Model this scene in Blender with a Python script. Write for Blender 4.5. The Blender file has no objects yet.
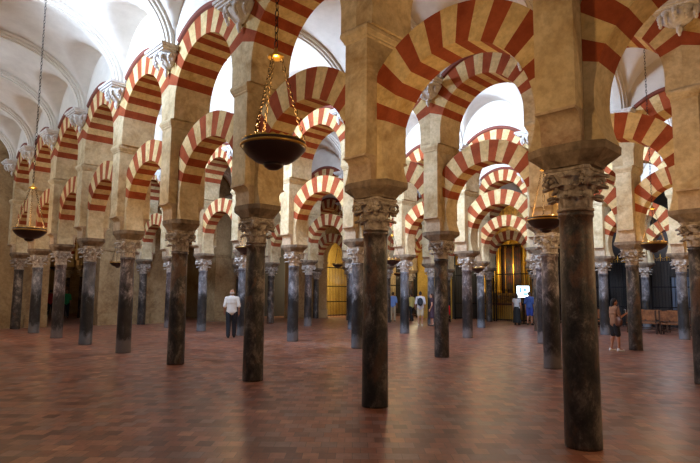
import bpy, bmesh, math, random
from math import sin, cos, pi, sqrt, radians, acos, atan2
from mathutils import Vector, Matrix
random.seed(7)
S = bpy.context.scene
COL = S.collection

# ------------------------------------------------------------------ helpers
def obj(name, me, parent=None, loc=None, rz=None):
    o = bpy.data.objects.new(name, me); COL.objects.link(o)
    if parent: o.parent = parent
    if loc: o.location = loc
    if rz: o.rotation_euler.z = rz
    return o

def tag(o, label, cat, group=None, kind='thing'):
    o['label'] = label; o['category'] = cat; o['kind'] = kind
    if group: o['group'] = group
    return o

def thing(name, label, cat, loc=(0, 0, 0), rz=0, group=None):
    o = bpy.data.objects.new(name, None); COL.objects.link(o)
    o.location = loc; o.rotation_euler.z = rz; o.empty_display_size = .1
    return tag(o, label, cat, group)

def struct(o):
    o['kind'] = 'structure'; return o

def dup(root, loc, rz=0, label=None, group=None, scale=None):
    r = root.copy(); COL.objects.link(r); r.location = loc; r.rotation_euler.z = rz
    if label: r['label'] = label
    if group: r['group'] = group
    if scale: r.scale = scale
    for ch in root.children:
        c = ch.copy(); COL.objects.link(c); c.parent = r
        for g in ch.children:
            d = g.copy(); COL.objects.link(d); d.parent = c
    return r

def mesh(name, V, F, mats, mi=None, smooth=False):
    me = bpy.data.meshes.new(name); me.from_pydata([tuple(v) for v in V], [], F)
    for m in (mats if isinstance(mats, (list, tuple)) else [mats]): me.materials.append(m)
    if mi:
        for p, i in zip(me.polygons, mi): p.material_index = i
    if smooth:
        for p in me.polygons: p.use_smooth = True
    me.update(); return me

class MB:
    """collects shapes for ONE mesh"""
    def __init__(s): s.V = []; s.F = []; s.S = []; s.M = []
    def add(s, V, F, sm=False, m=0):
        b = len(s.V); s.V += [tuple(v) for v in V]
        s.F += [tuple(b + i for i in f) for f in F]; s.S += [sm] * len(F); s.M += [m] * len(F); return s
    def box(s, x0, x1, y0, y1, z0, z1, m=0):
        V = [(x, y, z) for z in (z0, z1) for y in (y0, y1) for x in (x0, x1)]
        return s.add(V, [(0, 2, 3, 1), (4, 5, 7, 6), (0, 1, 5, 4), (2, 6, 7, 3), (0, 4, 6, 2), (1, 3, 7, 5)], m=m)
    def lathe(s, prof, n=24, c=(0, 0, 0), m=0, sm=True):
        V = []; F = []
        for r, z in prof:
            for i in range(n):
                a = 2 * pi * i / n; V.append((c[0] + r * cos(a), c[1] + r * sin(a), c[2] + z))
        for j in range(len(prof) - 1):
            for i in range(n):
                k = (i + 1) % n; F.append((j * n + i, j * n + k, (j + 1) * n + k, (j + 1) * n + i))
        F.append(tuple(range(n - 1, -1, -1))); F.append(tuple((len(prof) - 1) * n + i for i in range(n)))
        return s.add(V, F, sm, m)
    def tube(s, pts, r, n=8, m=0, closed=False):
        pts = [Vector(p) for p in pts]; V = []; F = []; N = len(pts)
        rr = r if isinstance(r, (list, tuple)) else [r] * N
        for i, p in enumerate(pts):
            if closed: t = pts[(i + 1) % N] - pts[i - 1]
            else: t = pts[min(i + 1, N - 1)] - pts[max(i - 1, 0)]
            t.normalize(); u = t.cross(Vector((0, 0, 1)))
            if u.length < 1e-3: u = t.cross(Vector((1, 0, 0)))
            u.normalize(); w = t.cross(u)
            for k in range(n):
                a = 2 * pi * k / n; V.append(p + (u * cos(a) + w * sin(a)) * rr[i])
        for i in range(N if closed else N - 1):
            j = (i + 1) % N
            for k in range(n):
                l = (k + 1) % n; F.append((i * n + k, i * n + l, j * n + l, j * n + k))
        if not closed:
            F.append(tuple(range(n - 1, -1, -1))); F.append(tuple((N - 1) * n + k for k in range(n)))
        return s.add(V, F, True, m)
    def prism(s, poly, y0, y1, m=0):
        """poly in XZ, extruded in Y"""
        n = len(poly); V = [(x, y0, z) for x, z in poly] + [(x, y1, z) for x, z in poly]
        F = [tuple(range(n)), tuple(range(2 * n - 1, n - 1, -1))]
        F += [(i, n + i, n + (i + 1) % n, (i + 1) % n) for i in range(n)]
        return s.add(V, F, m=m)
    def ball(s, c, r, m=0, nu=16, nv=10):
        r = r if isinstance(r, (tuple, list)) else (r, r, r); V = [(c[0], c[1], c[2] - r[2])]; F = []
        for j in range(1, nv):
            p = -pi / 2 + pi * j / nv
            for i in range(nu):
                a = 2 * pi * i / nu; V.append((c[0] + r[0] * cos(p) * cos(a), c[1] + r[1] * cos(p) * sin(a), c[2] + r[2] * sin(p)))
        V.append((c[0], c[1], c[2] + r[2])); T = len(V) - 1
        for i in range(nu):
            k = (i + 1) % nu; F.append((0, 1 + k, 1 + i))
            F.append((T, 1 + (nv - 2) * nu + i, 1 + (nv - 2) * nu + k))
            for j in range(nv - 2):
                F.append((1 + j * nu + i, 1 + j * nu + k, 1 + (j + 1) * nu + k, 1 + (j + 1) * nu + i))
        return s.add(V, F, True, m)
    def xf(s, M, start=0):
        for i in range(start, len(s.V)): s.V[i] = tuple(M @ Vector(s.V[i]))
        return s
    def me(s, name, mats):
        m = mesh(name, s.V, s.F, mats, s.M)
        for p, b in zip(m.polygons, s.S): p.use_smooth = b
        return m
    def build(s, name, mats, parent=None, loc=None, rz=None):
        return obj(name, s.me(name, mats), parent, loc, rz)

# ------------------------------------------------------------------ materials
def new_mat(name):
    m = bpy.data.materials.new(name); m.use_nodes = True
    nt = m.node_tree; b = nt.nodes['Principled BSDF']; return m, nt, b
def srgb(r, g, b):
    f = lambda c: ((c / 255 + .055) / 1.055) ** 2.4 if c > 10 else c / 255 / 12.92
    return (f(r), f(g), f(b), 1)
def plain(name, c, rough=.6, metal=0, spec=.5):
    m, nt, b = new_mat(name); b.inputs['Base Color'].default_value = c
    b.inputs['Roughness'].default_value = rough; b.inputs['Metallic'].default_value = metal
    b.inputs['Specular IOR Level'].default_value = spec; return m
def glow(name, c, s):
    m, nt, b = new_mat(name); b.inputs['Base Color'].default_value = (0, 0, 0, 1)
    b.inputs['Emission Color'].default_value = c; b.inputs['Emission Strength'].default_value = s; return m
def coords(nt, rnd=True, scale=(1, 1, 1)):
    tc = nt.nodes.new('ShaderNodeTexCoord'); mp = nt.nodes.new('ShaderNodeMapping'); mp.inputs['Scale'].default_value = scale
    nt.links.new(tc.outputs['Object'], mp.inputs['Vector'])
    if rnd:
        oi = nt.nodes.new('ShaderNodeObjectInfo'); mu = nt.nodes.new('ShaderNodeMath'); mu.operation = 'MULTIPLY'; mu.inputs[1].default_value = 37
        nt.links.new(oi.outputs['Random'], mu.inputs[0]); nt.links.new(mu.outputs[0], mp.inputs['Location'])
    return mp.outputs['Vector'], tc
def noise(nt, vec, scale, detail=6, rough=.6, dist=0):
    n = nt.nodes.new('ShaderNodeTexNoise'); n.inputs['Scale'].default_value = scale; n.inputs['Detail'].default_value = detail
    n.inputs['Roughness'].default_value = rough; n.inputs['Distortion'].default_value = dist; nt.links.new(vec, n.inputs['Vector']); return n.outputs['Fac']
def ramp(nt, fac, stops):
    r = nt.nodes.new('ShaderNodeValToRGB'); e = r.color_ramp.elements
    while len(e) < len(stops): e.new(.5)
    for el, (p, c) in zip(e, stops): el.position = p; el.color = c
    nt.links.new(fac, r.inputs['Fac']); return r.outputs['Color']
def mix(nt, fac, a, b, typ='MIX'):
    x = nt.nodes.new('ShaderNodeMix'); x.data_type = 'RGBA'; x.blend_type = typ
    for v, i in ((fac, 0), (a, 6), (b, 7)):
        if hasattr(v, 'node'): nt.links.new(v, x.inputs[i])
        else: x.inputs[i].default_value = v
    return x.outputs[2]
def bump(nt, b, h, strength=.3, dist=.02):
    n = nt.nodes.new('ShaderNodeBump'); n.inputs['Strength'].default_value = strength; n.inputs['Distance'].default_value = dist
    nt.links.new(h, n.inputs['Height']); nt.links.new(n.outputs['Normal'], b.inputs['Normal'])
def stone(name, c0, c1, c2=None, scale=3, rough=.85, bs=.25, spec=.3, fine=14, mot=.42):
    """mottled stone or plaster between the given colours"""
    m, nt, b = new_mat(name); vec, _ = coords(nt)
    f = noise(nt, vec, scale, 8, .62); g = noise(nt, vec, fine, 6, .7)
    c = ramp(nt, f, [(.32, c0), (.68, c1)])
    if c2:
        h = noise(nt, vec, scale * .55, 5, .7, .6)
        w = ramp(nt, h, [(.52, (0, 0, 0, 1)), (.72, (1, 1, 1, 1))]); c = mix(nt, w, c, c2)
    c = mix(nt, mot, c, ramp(nt, g, [(.36, (.38, .36, .34, 1)), (.6, (1, 1, 1, 1))]), 'MULTIPLY')
    nt.links.new(c, b.inputs['Base Color']); b.inputs['Roughness'].default_value = rough; b.inputs['Specular IOR Level'].default_value = spec
    bump(nt, b, g, bs); return m
def marble(name, dark, mid, light, hl=1.2, hd=.35, stain=srgb(96, 72, 56), foot=0):
    """polished veined shaft; the lower part is darker, with an uneven edge"""
    m, nt, b = new_mat(name); vec, tc = coords(nt, True, (1, 1, .6))
    f = noise(nt, vec, 4.5, 12, .74, .3); v = noise(nt, vec, 24, 8, .8, .8)
    c = ramp(nt, f, [(.40, dark), (.52, mid), (.62, light)])
    vein = ramp(nt, v, [(.58, (0, 0, 0, 1)), (.70, (1, 1, 1, 1))]); c = mix(nt, mix(nt, .55, (0, 0, 0, 1), vein), c, light)
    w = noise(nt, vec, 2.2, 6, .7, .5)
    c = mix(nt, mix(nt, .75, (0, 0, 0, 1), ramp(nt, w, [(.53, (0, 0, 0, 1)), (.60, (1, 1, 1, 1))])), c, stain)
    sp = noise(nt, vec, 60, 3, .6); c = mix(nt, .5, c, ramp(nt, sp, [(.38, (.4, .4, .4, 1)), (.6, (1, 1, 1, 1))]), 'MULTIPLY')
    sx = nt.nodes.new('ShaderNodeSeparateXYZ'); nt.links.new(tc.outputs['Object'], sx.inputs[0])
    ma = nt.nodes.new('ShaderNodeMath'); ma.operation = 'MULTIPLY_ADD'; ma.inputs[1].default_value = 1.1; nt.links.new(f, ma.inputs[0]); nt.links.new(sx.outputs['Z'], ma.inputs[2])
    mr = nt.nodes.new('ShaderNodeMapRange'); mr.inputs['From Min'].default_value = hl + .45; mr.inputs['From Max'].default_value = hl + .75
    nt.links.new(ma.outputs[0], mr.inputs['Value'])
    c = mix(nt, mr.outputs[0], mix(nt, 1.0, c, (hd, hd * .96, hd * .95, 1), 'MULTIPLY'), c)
    fr = nt.nodes.new('ShaderNodeMapRange'); fr.inputs['From Min'].default_value = .95; fr.inputs['From Max'].default_value = .80; fr.inputs['To Max'].default_value = foot
    nt.links.new(ma.outputs[0], fr.inputs['Value']); c = mix(nt, fr.outputs[0], c, light)   # pale scuffed foot
    nt.links.new(c, b.inputs['Base Color'])
    rr = ramp(nt, v, [(.3, (.30,) * 3 + (1,)), (.7, (.55,) * 3 + (1,))]); nt.links.new(rr, b.inputs['Roughness'])
    b.inputs['Specular IOR Level'].default_value = .45; bump(nt, b, v, .12, .01); return m

M = {}
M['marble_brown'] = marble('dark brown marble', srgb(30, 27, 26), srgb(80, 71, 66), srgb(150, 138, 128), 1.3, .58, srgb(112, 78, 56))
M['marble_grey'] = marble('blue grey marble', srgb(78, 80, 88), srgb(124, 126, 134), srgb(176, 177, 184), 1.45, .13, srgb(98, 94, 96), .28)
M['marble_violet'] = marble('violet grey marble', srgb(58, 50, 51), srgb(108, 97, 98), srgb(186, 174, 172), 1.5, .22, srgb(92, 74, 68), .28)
M['capital'] = stone('dim weathered capital marble', srgb(138, 122, 108), srgb(208, 196, 184), srgb(112, 92, 76), 7, .8, .6)  # brown grime, with the dimmer light on near capitals put into the colour
M['impost'] = stone('dark impost stone', srgb(104, 88, 72), srgb(150, 130, 108), srgb(84, 74, 66), 5, .85, .5)
M['plaster'] = stone('pier plaster', srgb(186, 162, 122), srgb(214, 196, 160), srgb(156, 126, 82), 1.8, .9, .25, .2, 9)
M['corbel'] = stone('corbel stone', srgb(170, 146, 118), srgb(205, 184, 156), srgb(150, 118, 92), 3, .9, .35)
M['buff'] = stone('buff voussoir stone', srgb(200, 170, 116), srgb(224, 200, 150), srgb(178, 144, 88), 2.6, .9, .35, .2, 11)
M['vault'] = stone('white vault plaster', srgb(204, 196, 184), srgb(224, 217, 206), None, .8, .95, .05, .1, 3, .12)
M['carved'] = stone('white carved stone', srgb(205, 200, 194), srgb(232, 230, 226), None, 5, .8, .3)
M['tanwall'] = stone('tan ashlar wall', srgb(150, 122, 86), srgb(186, 160, 120), srgb(126, 96, 64), 1.2, .9, .4, .2, 8)
def brick_mat():
    m, nt, b = new_mat('red voussoir brick'); vec, _ = coords(nt)
    f = noise(nt, vec, 3, 6, .6); g = noise(nt, vec, 22, 5, .7)
    c = ramp(nt, f, [(.3, srgb(132, 60, 34)), (.7, srgb(166, 84, 50))])
    c = mix(nt, .3, c, ramp(nt, g, [(.3, (.5, .48, .45, 1)), (.7, (1, 1, 1, 1))]), 'MULTIPLY')
    nt.links.new(c, b.inputs['Base Color']); b.inputs['Roughness'].default_value = .9; b.inputs['Specular IOR Level'].default_value = .2
    bump(nt, b, g, .3); return m
M['red'] = brick_mat()
M['hood'] = plain('dark red moulding', srgb(112, 56, 42), .85)
def floor_mat():
    m, nt, b = new_mat('worn terracotta tile')
    tc = nt.nodes.new('ShaderNodeTexCoord'); mp = nt.nodes.new('ShaderNodeMapping')
    mp.inputs['Rotation'].default_value = (0, 0, radians(-45)); nt.links.new(tc.outputs['Object'], mp.inputs['Vector'])
    br = nt.nodes.new('ShaderNodeTexBrick'); nt.links.new(mp.outputs[0], br.inputs['Vector'])
    br.inputs['Color1'].default_value = (0, 0, 0, 1); br.inputs['Color2'].default_value = (1, 1, 1, 1); br.inputs['Mortar'].default_value = (.5, .5, .5, 1)
    br.inputs['Scale'].default_value = 1; br.inputs['Mortar Size'].default_value = .003; br.inputs['Brick Width'].default_value = .165; br.inputs['Row Height'].default_value = .20
    br.inputs['Bias'].default_value = 0
    vec = mp.outputs[0]
    n1 = noise(nt, vec, .55, 4, .6); n2 = noise(nt, vec, 9, 6, .7)
    ad = nt.nodes.new('ShaderNodeMath'); ad.operation = 'MULTIPLY_ADD'; ad.inputs[1].default_value = .85
    bw = nt.nodes.new('ShaderNodeRGBToBW'); nt.links.new(br.outputs['Color'], bw.inputs[0]); nt.links.new(bw.outputs[0], ad.inputs[0])
    a2 = nt.nodes.new('ShaderNodeMath'); a2.operation = 'MULTIPLY'; a2.inputs[1].default_value = .22; nt.links.new(n1, a2.inputs[0]); nt.links.new(a2.outputs[0], ad.inputs[2])
    c = ramp(nt, ad.outputs[0], [(.12, srgb(112, 62, 46)), (.35, srgb(168, 102, 74)), (.52, srgb(188, 124, 96)), (.68, srgb(162, 130, 120)), (.82, srgb(132, 80, 62)), (.98, srgb(212, 150, 114))])
    c = mix(nt, .35, c, ramp(nt, n1, [(.35, srgb(150, 110, 95)), (.65, (1, 1, 1, 1))]), 'MULTIPLY')
    c = mix(nt, .45, c, ramp(nt, n2, [(.34, srgb(130, 112, 108)), (.66, (1, 1, 1, 1))]), 'MULTIPLY')
    n4 = noise(nt, vec, 1.6, 5, .7); c = mix(nt, mix(nt, .4, (0, 0, 0, 1), ramp(nt, n4, [(.5, (0, 0, 0, 1)), (.7, (1, 1, 1, 1))])), c, srgb(132, 116, 112))
    c = mix(nt, br.outputs['Fac'], c, srgb(84, 60, 52))
    nt.links.new(c, b.inputs['Base Color'])
    r = ramp(nt, n1, [(.3, (.30,) * 3 + (1,)), (.7, (.40,) * 3 + (1,))]); nt.links.new(r, b.inputs['Roughness'])
    b.inputs['Specular IOR Level'].default_value = .5
    return m
M['floor'] = floor_mat()
M['iron'] = plain('black iron', srgb(26, 25, 27), .45, .6)
M['bowl'] = plain('blackened bronze', srgb(66, 50, 44), .34, .4)
M['brass'] = plain('polished brass', srgb(214, 170, 84), .28, .9)
M['gold'] = stone('gilded wood', srgb(70, 46, 20), srgb(186, 136, 52), srgb(44, 30, 18), 7, .38, .6, .6, 16)
M['gilt'] = plain('bright gilding', srgb(226, 170, 50), .35, .5)
M['wood'] = stone('walnut bench wood', srgb(110, 66, 36), srgb(160, 104, 62), None, 5, .5, .15, .4, 20)
M['darkwood'] = stone('dark chapel wood', srgb(50, 32, 22), srgb(84, 54, 34), None, 4, .6, .2)
M['ochre'] = stone('ochre painted wall', srgb(190, 152, 66), srgb(222, 186, 96), None, 1.5, .9, .1)
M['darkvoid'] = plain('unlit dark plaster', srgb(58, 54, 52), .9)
M['daylight'] = glow('daylit window glass', (.56, .73, 1.0, 1), 165)
M['daylight_strong'] = glow('bright daylit glass', (.56, .73, 1.0, 1), 380)
M['daylight_fill'] = glow('soft daylight fill glass', (.64, .80, 1.0, 1), 34)  # weak panes added to brighten the far end of the nearest nave
M['screen'] = glow('lit screen', (.78, .93, 1, 1), 5)
M['flame'] = glow('lit lamp bulb', (1, .72, .36, 1), 6)
M['agedbrass'] = plain('aged brass', srgb(70, 56, 34), .5, .7)
M['screenpic'] = glow('screen picture', (.22, .5, .66, 1), 1.6)

M['flame'].cycles.emission_sampling = 'NONE'; M['screenpic'].cycles.emission_sampling = 'NONE'
for q in ('daylight', 'daylight_strong', 'daylight_fill', 'screen'): M[q].cycles.emission_sampling = 'FRONT'
def one_face(o):
    # only the room side of a window pane gives light
    me = o.data; me.materials.append(M['carved'])
    for p in me.polygons: p.material_index = 0 if p.normal.y > .5 else 1
    return o
# ------------------------------------------------------------------ measured layout (metres, camera at the origin, arcades along X)
ZS = 1.0075
SP, NV = 3.0045, 5.7535
POS = {(1, 0): (-2.432, 5.918), (1, 1): (-5.36, 5.812), (1, 2): (-8.439, 5.829), (1, 3): (-11.476, 5.844), (1, 4): (-14.505, 5.893), (1, 5): (-17.507, 5.951), (1, 6): (-20.488, 6.01), (1, 7): (-23.458, 6.067), (1, 8): (-26.428, 6.122), (2, 0): (-2.526, 11.733), (2, 1): (-5.415, 11.666), (2, 2): (-8.314, 11.556), (2, 3): (-11.31, 11.496), (2, 4): (-14.358, 11.475), (2, 5): (-17.41, 11.476), (2, 6): (-20.442, 11.491), (2, 7): (-23.453, 11.519), (2, 8): (-26.447, 11.56), (3, 1): (-5.507, 17.426), (3, 2): (-8.359, 17.369), (3, 3): (-11.292, 17.33), (3, 4): (-14.305, 17.303), (3, 5): (-17.356, 17.275), (3, 6): (-20.413, 17.246), (3, 7): (-23.457, 17.222), (3, 8): (-26.483, 17.207), (4, 1): (-5.594, 23.129), (4, 2): (-8.451, 23.115), (4, 3): (-11.333, 23.119), (4, 4): (-14.29, 23.124), (4, 5): (-17.305, 23.117), (4, 6): (-20.352, 23.094), (4, 7): (-23.408, 23.058), (4, 8): (-26.458, 23.018), (5, 1): (-5.641, 28.836), (5, 2): (-8.555, 28.829), (5, 3): (-11.413, 28.852), (5, 4): (-14.319, 28.883), (5, 5): (-17.284, 28.905), (5, 6): (-20.296, 28.909), (5, 7): (-23.336, 28.893), (5, 8): (-26.387, 28.862)}
POS[(1, -1)] = (.57, 5.98)
POS[(3, 0)] = (-2.6, 17.5); POS[(4, 0)] = (-2.7, 23.15); POS[(5, 0)] = (-2.75, 28.85); POS[(2, -1)] = (.45, 11.78)
for k in (9, 10, 11, 12): POS[(2, k)] = (-26.447 - SP * (k - 8), 11.6 + .03 * (k - 8))
def pos(r, k):
    if (r, k) in POS: return POS[(r, k)]
    if r == 0: return (-2.384 - SP * k, .085)
    x, y = POS[(r, max(kk for rr, kk in POS if rr == r))]; kk = max(kk for rr, kk in POS if rr == r)
    return (x - SP * (k - kk), y)
Z_SH, Z_CAP, Z_IMP, Z_COR, Z_CO0, Z_CO1 = [z * ZS for z in (2.50, 2.97, 3.20, 3.56, 5.27, 5.46)]
PA, PB = .22, .44                      # half width along the arcade, half depth across it
ZL, RL, RLX = 3.66 * ZS, 1.175, 1.70   # lower arch: centre height, intrados, extrados
ZU, RU, RUX, RUH = 5.80 * ZS, 1.18, 1.70, 1.82
Z_SPR, RISE, LUN = 7.10 * ZS, 1.78, 1.45
T0 = radians(19)
ORD = ['first', 'second', 'third', 'fourth', 'fifth', 'sixth', 'seventh', 'eighth', 'ninth', 'tenth', 'eleventh', 'twelfth', 'thirteenth', 'fourteenth']
ROWN = {1: 'nearest arcade', 2: 'second arcade', 3: 'third arcade', 4: 'fourth arcade', 5: 'farthest arcade'}
K0 = {1: -1, 2: -1, 3: 0, 4: 0, 5: 0}; K1 = {1: 8, 2: 12, 3: 8, 4: 8, 5: 8}
KV = {1: 0, 2: 0, 3: 1, 4: 1, 5: 2}     # first column of each row inside the picture
def nth(r, k):
    d = k - KV[r]
    return f'{ORD[d]} column from the right' if d >= 0 else 'column past the right edge of view'
def nth2(r, k):
    d = k - KV[r]
    return f'{ORD[d]} and {ORD[d + 1]} columns from the right' if d >= 0 else 'first column and the right picture edge'

# ------------------------------------------------------------------ column prototype
def shaft_me(mat):
    b = MB(); prof = [(.190, 0), (.191, .03), (.188, .3), (.186, .9), (.180, 1.6), (.174, 2.3), (.173, Z_SH - .07), (.186, Z_SH - .06), (.190, Z_SH - .035), (.184, Z_SH - .005), (.17, Z_SH - .002)]
    b.lathe(prof, 32); return b.me('shaft', mat)
def capital_me(mat):
    b = MB(); h = Z_CAP - Z_SH; z0 = Z_SH
    b.lathe([(.172, .002), (.172, .05), (.176, .2), (.195, .32), (.235, h - .08), (.25, h - .062)], 24, (0, 0, z0))
    def leaf(a, zb, ht, w, out, r0):
        # a curled acanthus leaf: strip that follows the bell and rolls outwards at the tip
        n = 7; V = []; F = []
        for i in range(n + 1):
            t = i / n; zz = zb + ht * (sin(t * 1.25 * pi / 2) / sin(1.0 * pi / 2) if t < .8 else 1 - (t - .8) * 1.1)
            rr = r0 + .012 + .05 * t * t + out * max(0, t - .55) / .45
            ww = w * (1 - .25 * t) * (1 if t < .8 else 1 - (t - .8) * 2.2)
            for q in (-1, -.5, 0, .5, 1):
                V.append((rr - .012 * abs(q), ww * q, zz + (.018 if q == 0 else 0) - (.012 if abs(q) == .5 else 0)))
            for q in (1, .5, 0, -.5, -1):
                V.append((rr - .03 - .012 * abs(q), ww * q, zz - .01))
        for i in range(n):
            for q in range(10):
                p = (q + 1) % 10; F.append((i * 10 + q, i * 10 + p, (i + 1) * 10 + p, (i + 1) * 10 + q))
        F.append(tuple(range(9, -1, -1))); F.append(tuple(n * 10 + q for q in range(10)))
        st = len(b.V); b.add(V, F, True); b.xf(Matrix.Translation((0, 0, z0)) @ Matrix.Rotation(a, 4, 'Z'), st)
    for i in range(8): leaf(pi / 4 * i, .03, .13, .062, .085, .168)
    for i in range(8): leaf(pi / 4 * (i + .5), .13, .16, .07, .11, .176)
    for i in range(4): leaf(pi / 2 * i, .24, .145, .075, .12, .20)
    b.lathe([(.18, .0), (.196, .012), (.196, .03), (.178, .04)], 24, (0, 0, z0 + .001))
    return b.me('capital', mat)
def volute_me(mat):
    b = MB(); h = Z_CAP - Z_SH; c = Vector((.268, 0, Z_SH + h - .14)); pts = []; rr = []
    for i in range(10):
        t = i / 9; pts.append((.19 + .07 * t, 0, Z_SH + .22 + (h - .30) * sin(t * pi / 2))); rr.append(.026)
    for i in range(1, 20):
        a = pi / 2 - i * .42; r = .078 * (1 - i / 24); pts.append((c.x + r * cos(a), 0, c.z + r * sin(a))); rr.append(.026 - .0006 * i)
    b.tube(pts, rr, 8); b.ball(c, (.03, .045, .03), 0, 10, 6); b.xf(Matrix.Scale(1.5, 4, (0, 1, 0))); return b.me('volute', mat)
def abacus_me(mat):
    P = []
    for i in range(4):
        a = pi / 4 + i * pi / 2
        for d, r in ((-.10, .325), (.10, .325)): P.append((r * cos(a + d), r * sin(a + d)))
        m = a + pi / 4
        for t in (-.3, 0, .3): P.append(((.222 + .12 * t * t) * cos(m + t), (.222 + .12 * t * t) * sin(m + t)))
    n = len(P); V = []
    for s, z in ((.93, Z_CAP - .062), (.93, Z_CAP - .035), (1, Z_CAP - .03), (1, Z_CAP - .001)): V += [(x * s, y * s, z) for x, y in P]
    F = [(j * n + i, j * n + (i + 1) % n, (j + 1) * n + (i + 1) % n, (j + 1) * n + i) for j in range(3) for i in range(n)]
    F += [tuple(range(n - 1, -1, -1)), tuple(3 * n + i for i in range(n))]
    return mesh('abacus', V, F, mat)
def impost_me():
    oct_ = lambda a, b, c, d: [(a, -b), (c, -d), (c, d), (a, b), (-a, b), (-c, d), (-c, -d), (-a, -b)]
    lev = [(Z_CAP + .001, oct_(.15, .275, .275, .15)), (Z_CAP + .03, oct_(.155, .285, .29, .155)), (Z_IMP - .085, oct_(.22, .345, .428, .232)), (Z_IMP, oct_(.224, .35, .433, .236))]
    V = [(x, y, z) for z, P in lev for x, y in P]; F = [(j * 8 + i, j * 8 + (i + 1) % 8, (j + 1) * 8 + (i + 1) % 8, (j + 1) * 8 + i) for j in range(3) for i in range(8)]
    F += [tuple(range(7, -1, -1)), tuple(24 + i for i in range(8))]
    return mesh('impost_block', V, F, M['impost'])
M['capital_pale'] = stone('pale capital marble', srgb(176, 164, 152), srgb(226, 218, 210), srgb(140, 122, 106), 7, .8, .6)  # lighter copy, brighter daylight on far capitals put into the colour
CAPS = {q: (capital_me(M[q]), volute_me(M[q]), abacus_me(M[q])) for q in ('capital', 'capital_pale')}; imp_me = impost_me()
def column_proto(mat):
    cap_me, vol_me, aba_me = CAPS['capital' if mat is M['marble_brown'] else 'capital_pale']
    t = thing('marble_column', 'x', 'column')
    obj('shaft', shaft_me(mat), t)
    c = obj('capital', cap_me, t)
    for i in range(4): obj('volute', vol_me, c).rotation_euler.z = pi / 4 + i * pi / 2
    obj('abacus', aba_me, c); obj('impost_block', imp_me, t)
    return t
LOOK = {}
for rk in ((1, 5), (1, 7), (2, 4), (2, 3), (3, 4), (3, 5), (4, 4), (4, 5), (4, 2), (5, 2), (2, 6), (2, 5), (4, 1)): LOOK[rk] = 'grey'
for rk in ((1, 4), (1, 6), (2, 7), (3, 2), (3, 6), (3, 3), (2, 1)): LOOK[rk] = 'violet'
LBL = {'brown': 'dark brown-black', 'grey': 'blue-grey, dark-footed', 'violet': 'mottled violet-grey'}
used = {}
def place(kind, make, loc, rz, label, group, scale=None):
    if kind not in used:
        t = used[kind] = make(); t.location = loc; t.rotation_euler.z = rz; t['label'] = label; t['group'] = group
        if scale: t.scale = scale
        return t
    return dup(used[kind], loc, rz, label, group, scale)

# ------------------------------------------------------------------ pier prototype
def pier_proto():
    t = thing('masonry_pier', 'x', 'pier')
    b = MB(); b.box(-PA, PA, -PB, PB, Z_COR, Z_CO0); b.box(-PA, PA, -.24, .24, Z_IMP + .002, Z_COR); b.build('pier_body', M['plaster'], t)
    prof = [(-.241, Z_IMP + .002), (-.335, Z_IMP + .002), (-.345, Z_IMP + .2)] + [(-.345 - .125 * (1 - cos(a)), Z_IMP + .2 + .13 * sin(a)) for a in [pi / 2 * i / 8 for i in range(1, 9)]] + [(-.47, Z_COR - .002), (-.241, Z_COR - .002)]
    n = len(prof); V = [(x, y, z) for x in (-PA, PA) for y, z in prof]
    F = [tuple(range(n)), tuple(range(2 * n - 1, n - 1, -1))] + [(i, n + i, n + (i + 1) % n, (i + 1) % n) for i in range(n)]
    cm = mesh('corbel', V, F, M['corbel'])
    obj('corbel', cm, t); obj('corbel', cm, t, None, pi)
    b = MB(); st = [(.0, Z_CO0, Z_CO0 + .035), (.022, Z_CO0 + .035, Z_CO0 + .07), (.045, Z_CO0 + .07, Z_CO0 + .10), (.062, Z_CO0 + .10, Z_CO1)]
    V = []; pr = [(.0, Z_CO0 + .001), (.02, Z_CO0 + .02), (.02, Z_CO0 + .045), (.035, Z_CO0 + .06), (.055, Z_CO0 + .105), (.062, Z_CO0 + .11), (.062, Z_CO1 - .03), (.05, Z_CO1)]
    for d, z in pr: V += [(-PA - d, -PB - d, z), (PA + d, -PB - d, z), (PA + d, PB + d, z), (-PA - d, PB + d, z)]
    F = [(j * 4 + i, j * 4 + (i + 1) % 4, (j + 1) * 4 + (i + 1) % 4, (j + 1) * 4 + i) for j in range(len(pr) - 1) for i in range(4)] + [(3, 2, 1, 0), tuple(4 * (len(pr) - 1) + i for i in range(4))]
    obj('cornice', mesh('cornice', V, F, M['plaster']), t)
    return t

# ------------------------------------------------------------------ arches
def ring_me(name, zc, r, R, clip, dep, t0, n, mats, sub=4):
    N = n * sub; V = []; F = []; mi = []
    for i in range(N + 1):
        a = t0 + (pi - 2 * t0) * i / N; Ro = min(R, clip / max(1e-6, abs(cos(a))))
        for rr, y in ((r, -dep), (Ro, -dep), (Ro, dep), (r, dep)): V.append((rr * cos(a), y, zc + rr * sin(a)))
    for i in range(N):
        for q in range(4):
            p = (q + 1) % 4; F.append((i * 4 + p, i * 4 + q, (i + 1) * 4 + q, (i + 1) * 4 + p)); mi.append((i // sub) % len(mats))
    F.append((0, 1, 2, 3)); mi.append(0); F.append((N * 4 + 3, N * 4 + 2, N * 4 + 1, N * 4)); mi.append(0)
    return mesh(name, V, F, mats, mi)
def springer_me(zc, r, clip, zb, dep, t0, side, mat, horseshoe):
    P = []
    if horseshoe:
        a0 = -math.asin((zc - zb) / r)
        for i in range(13):
            a = a0 + (t0 - a0) * i / 12; P.append((r * cos(a), zc + r * sin(a)))
    else:
        P.append((r, zb))
        for i in range(7): P.append((r * cos(t0 * i / 6), zc + r * sin(t0 * i / 6)))
    Ro = clip / cos(t0); P.append((clip, zc + Ro * sin(t0))); P.append((clip, zb))
    P = [(side * x, z) for x, z in P]
    if side < 0: P = P[::-1]
    b = MB(); b.prism(P[::-1], -dep, dep); return b.me('springer', mat)
VOU = [M['red'], M['buff']]
CL, CU = SP / 2 - PA - .003, SP / 2 - .001
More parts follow.
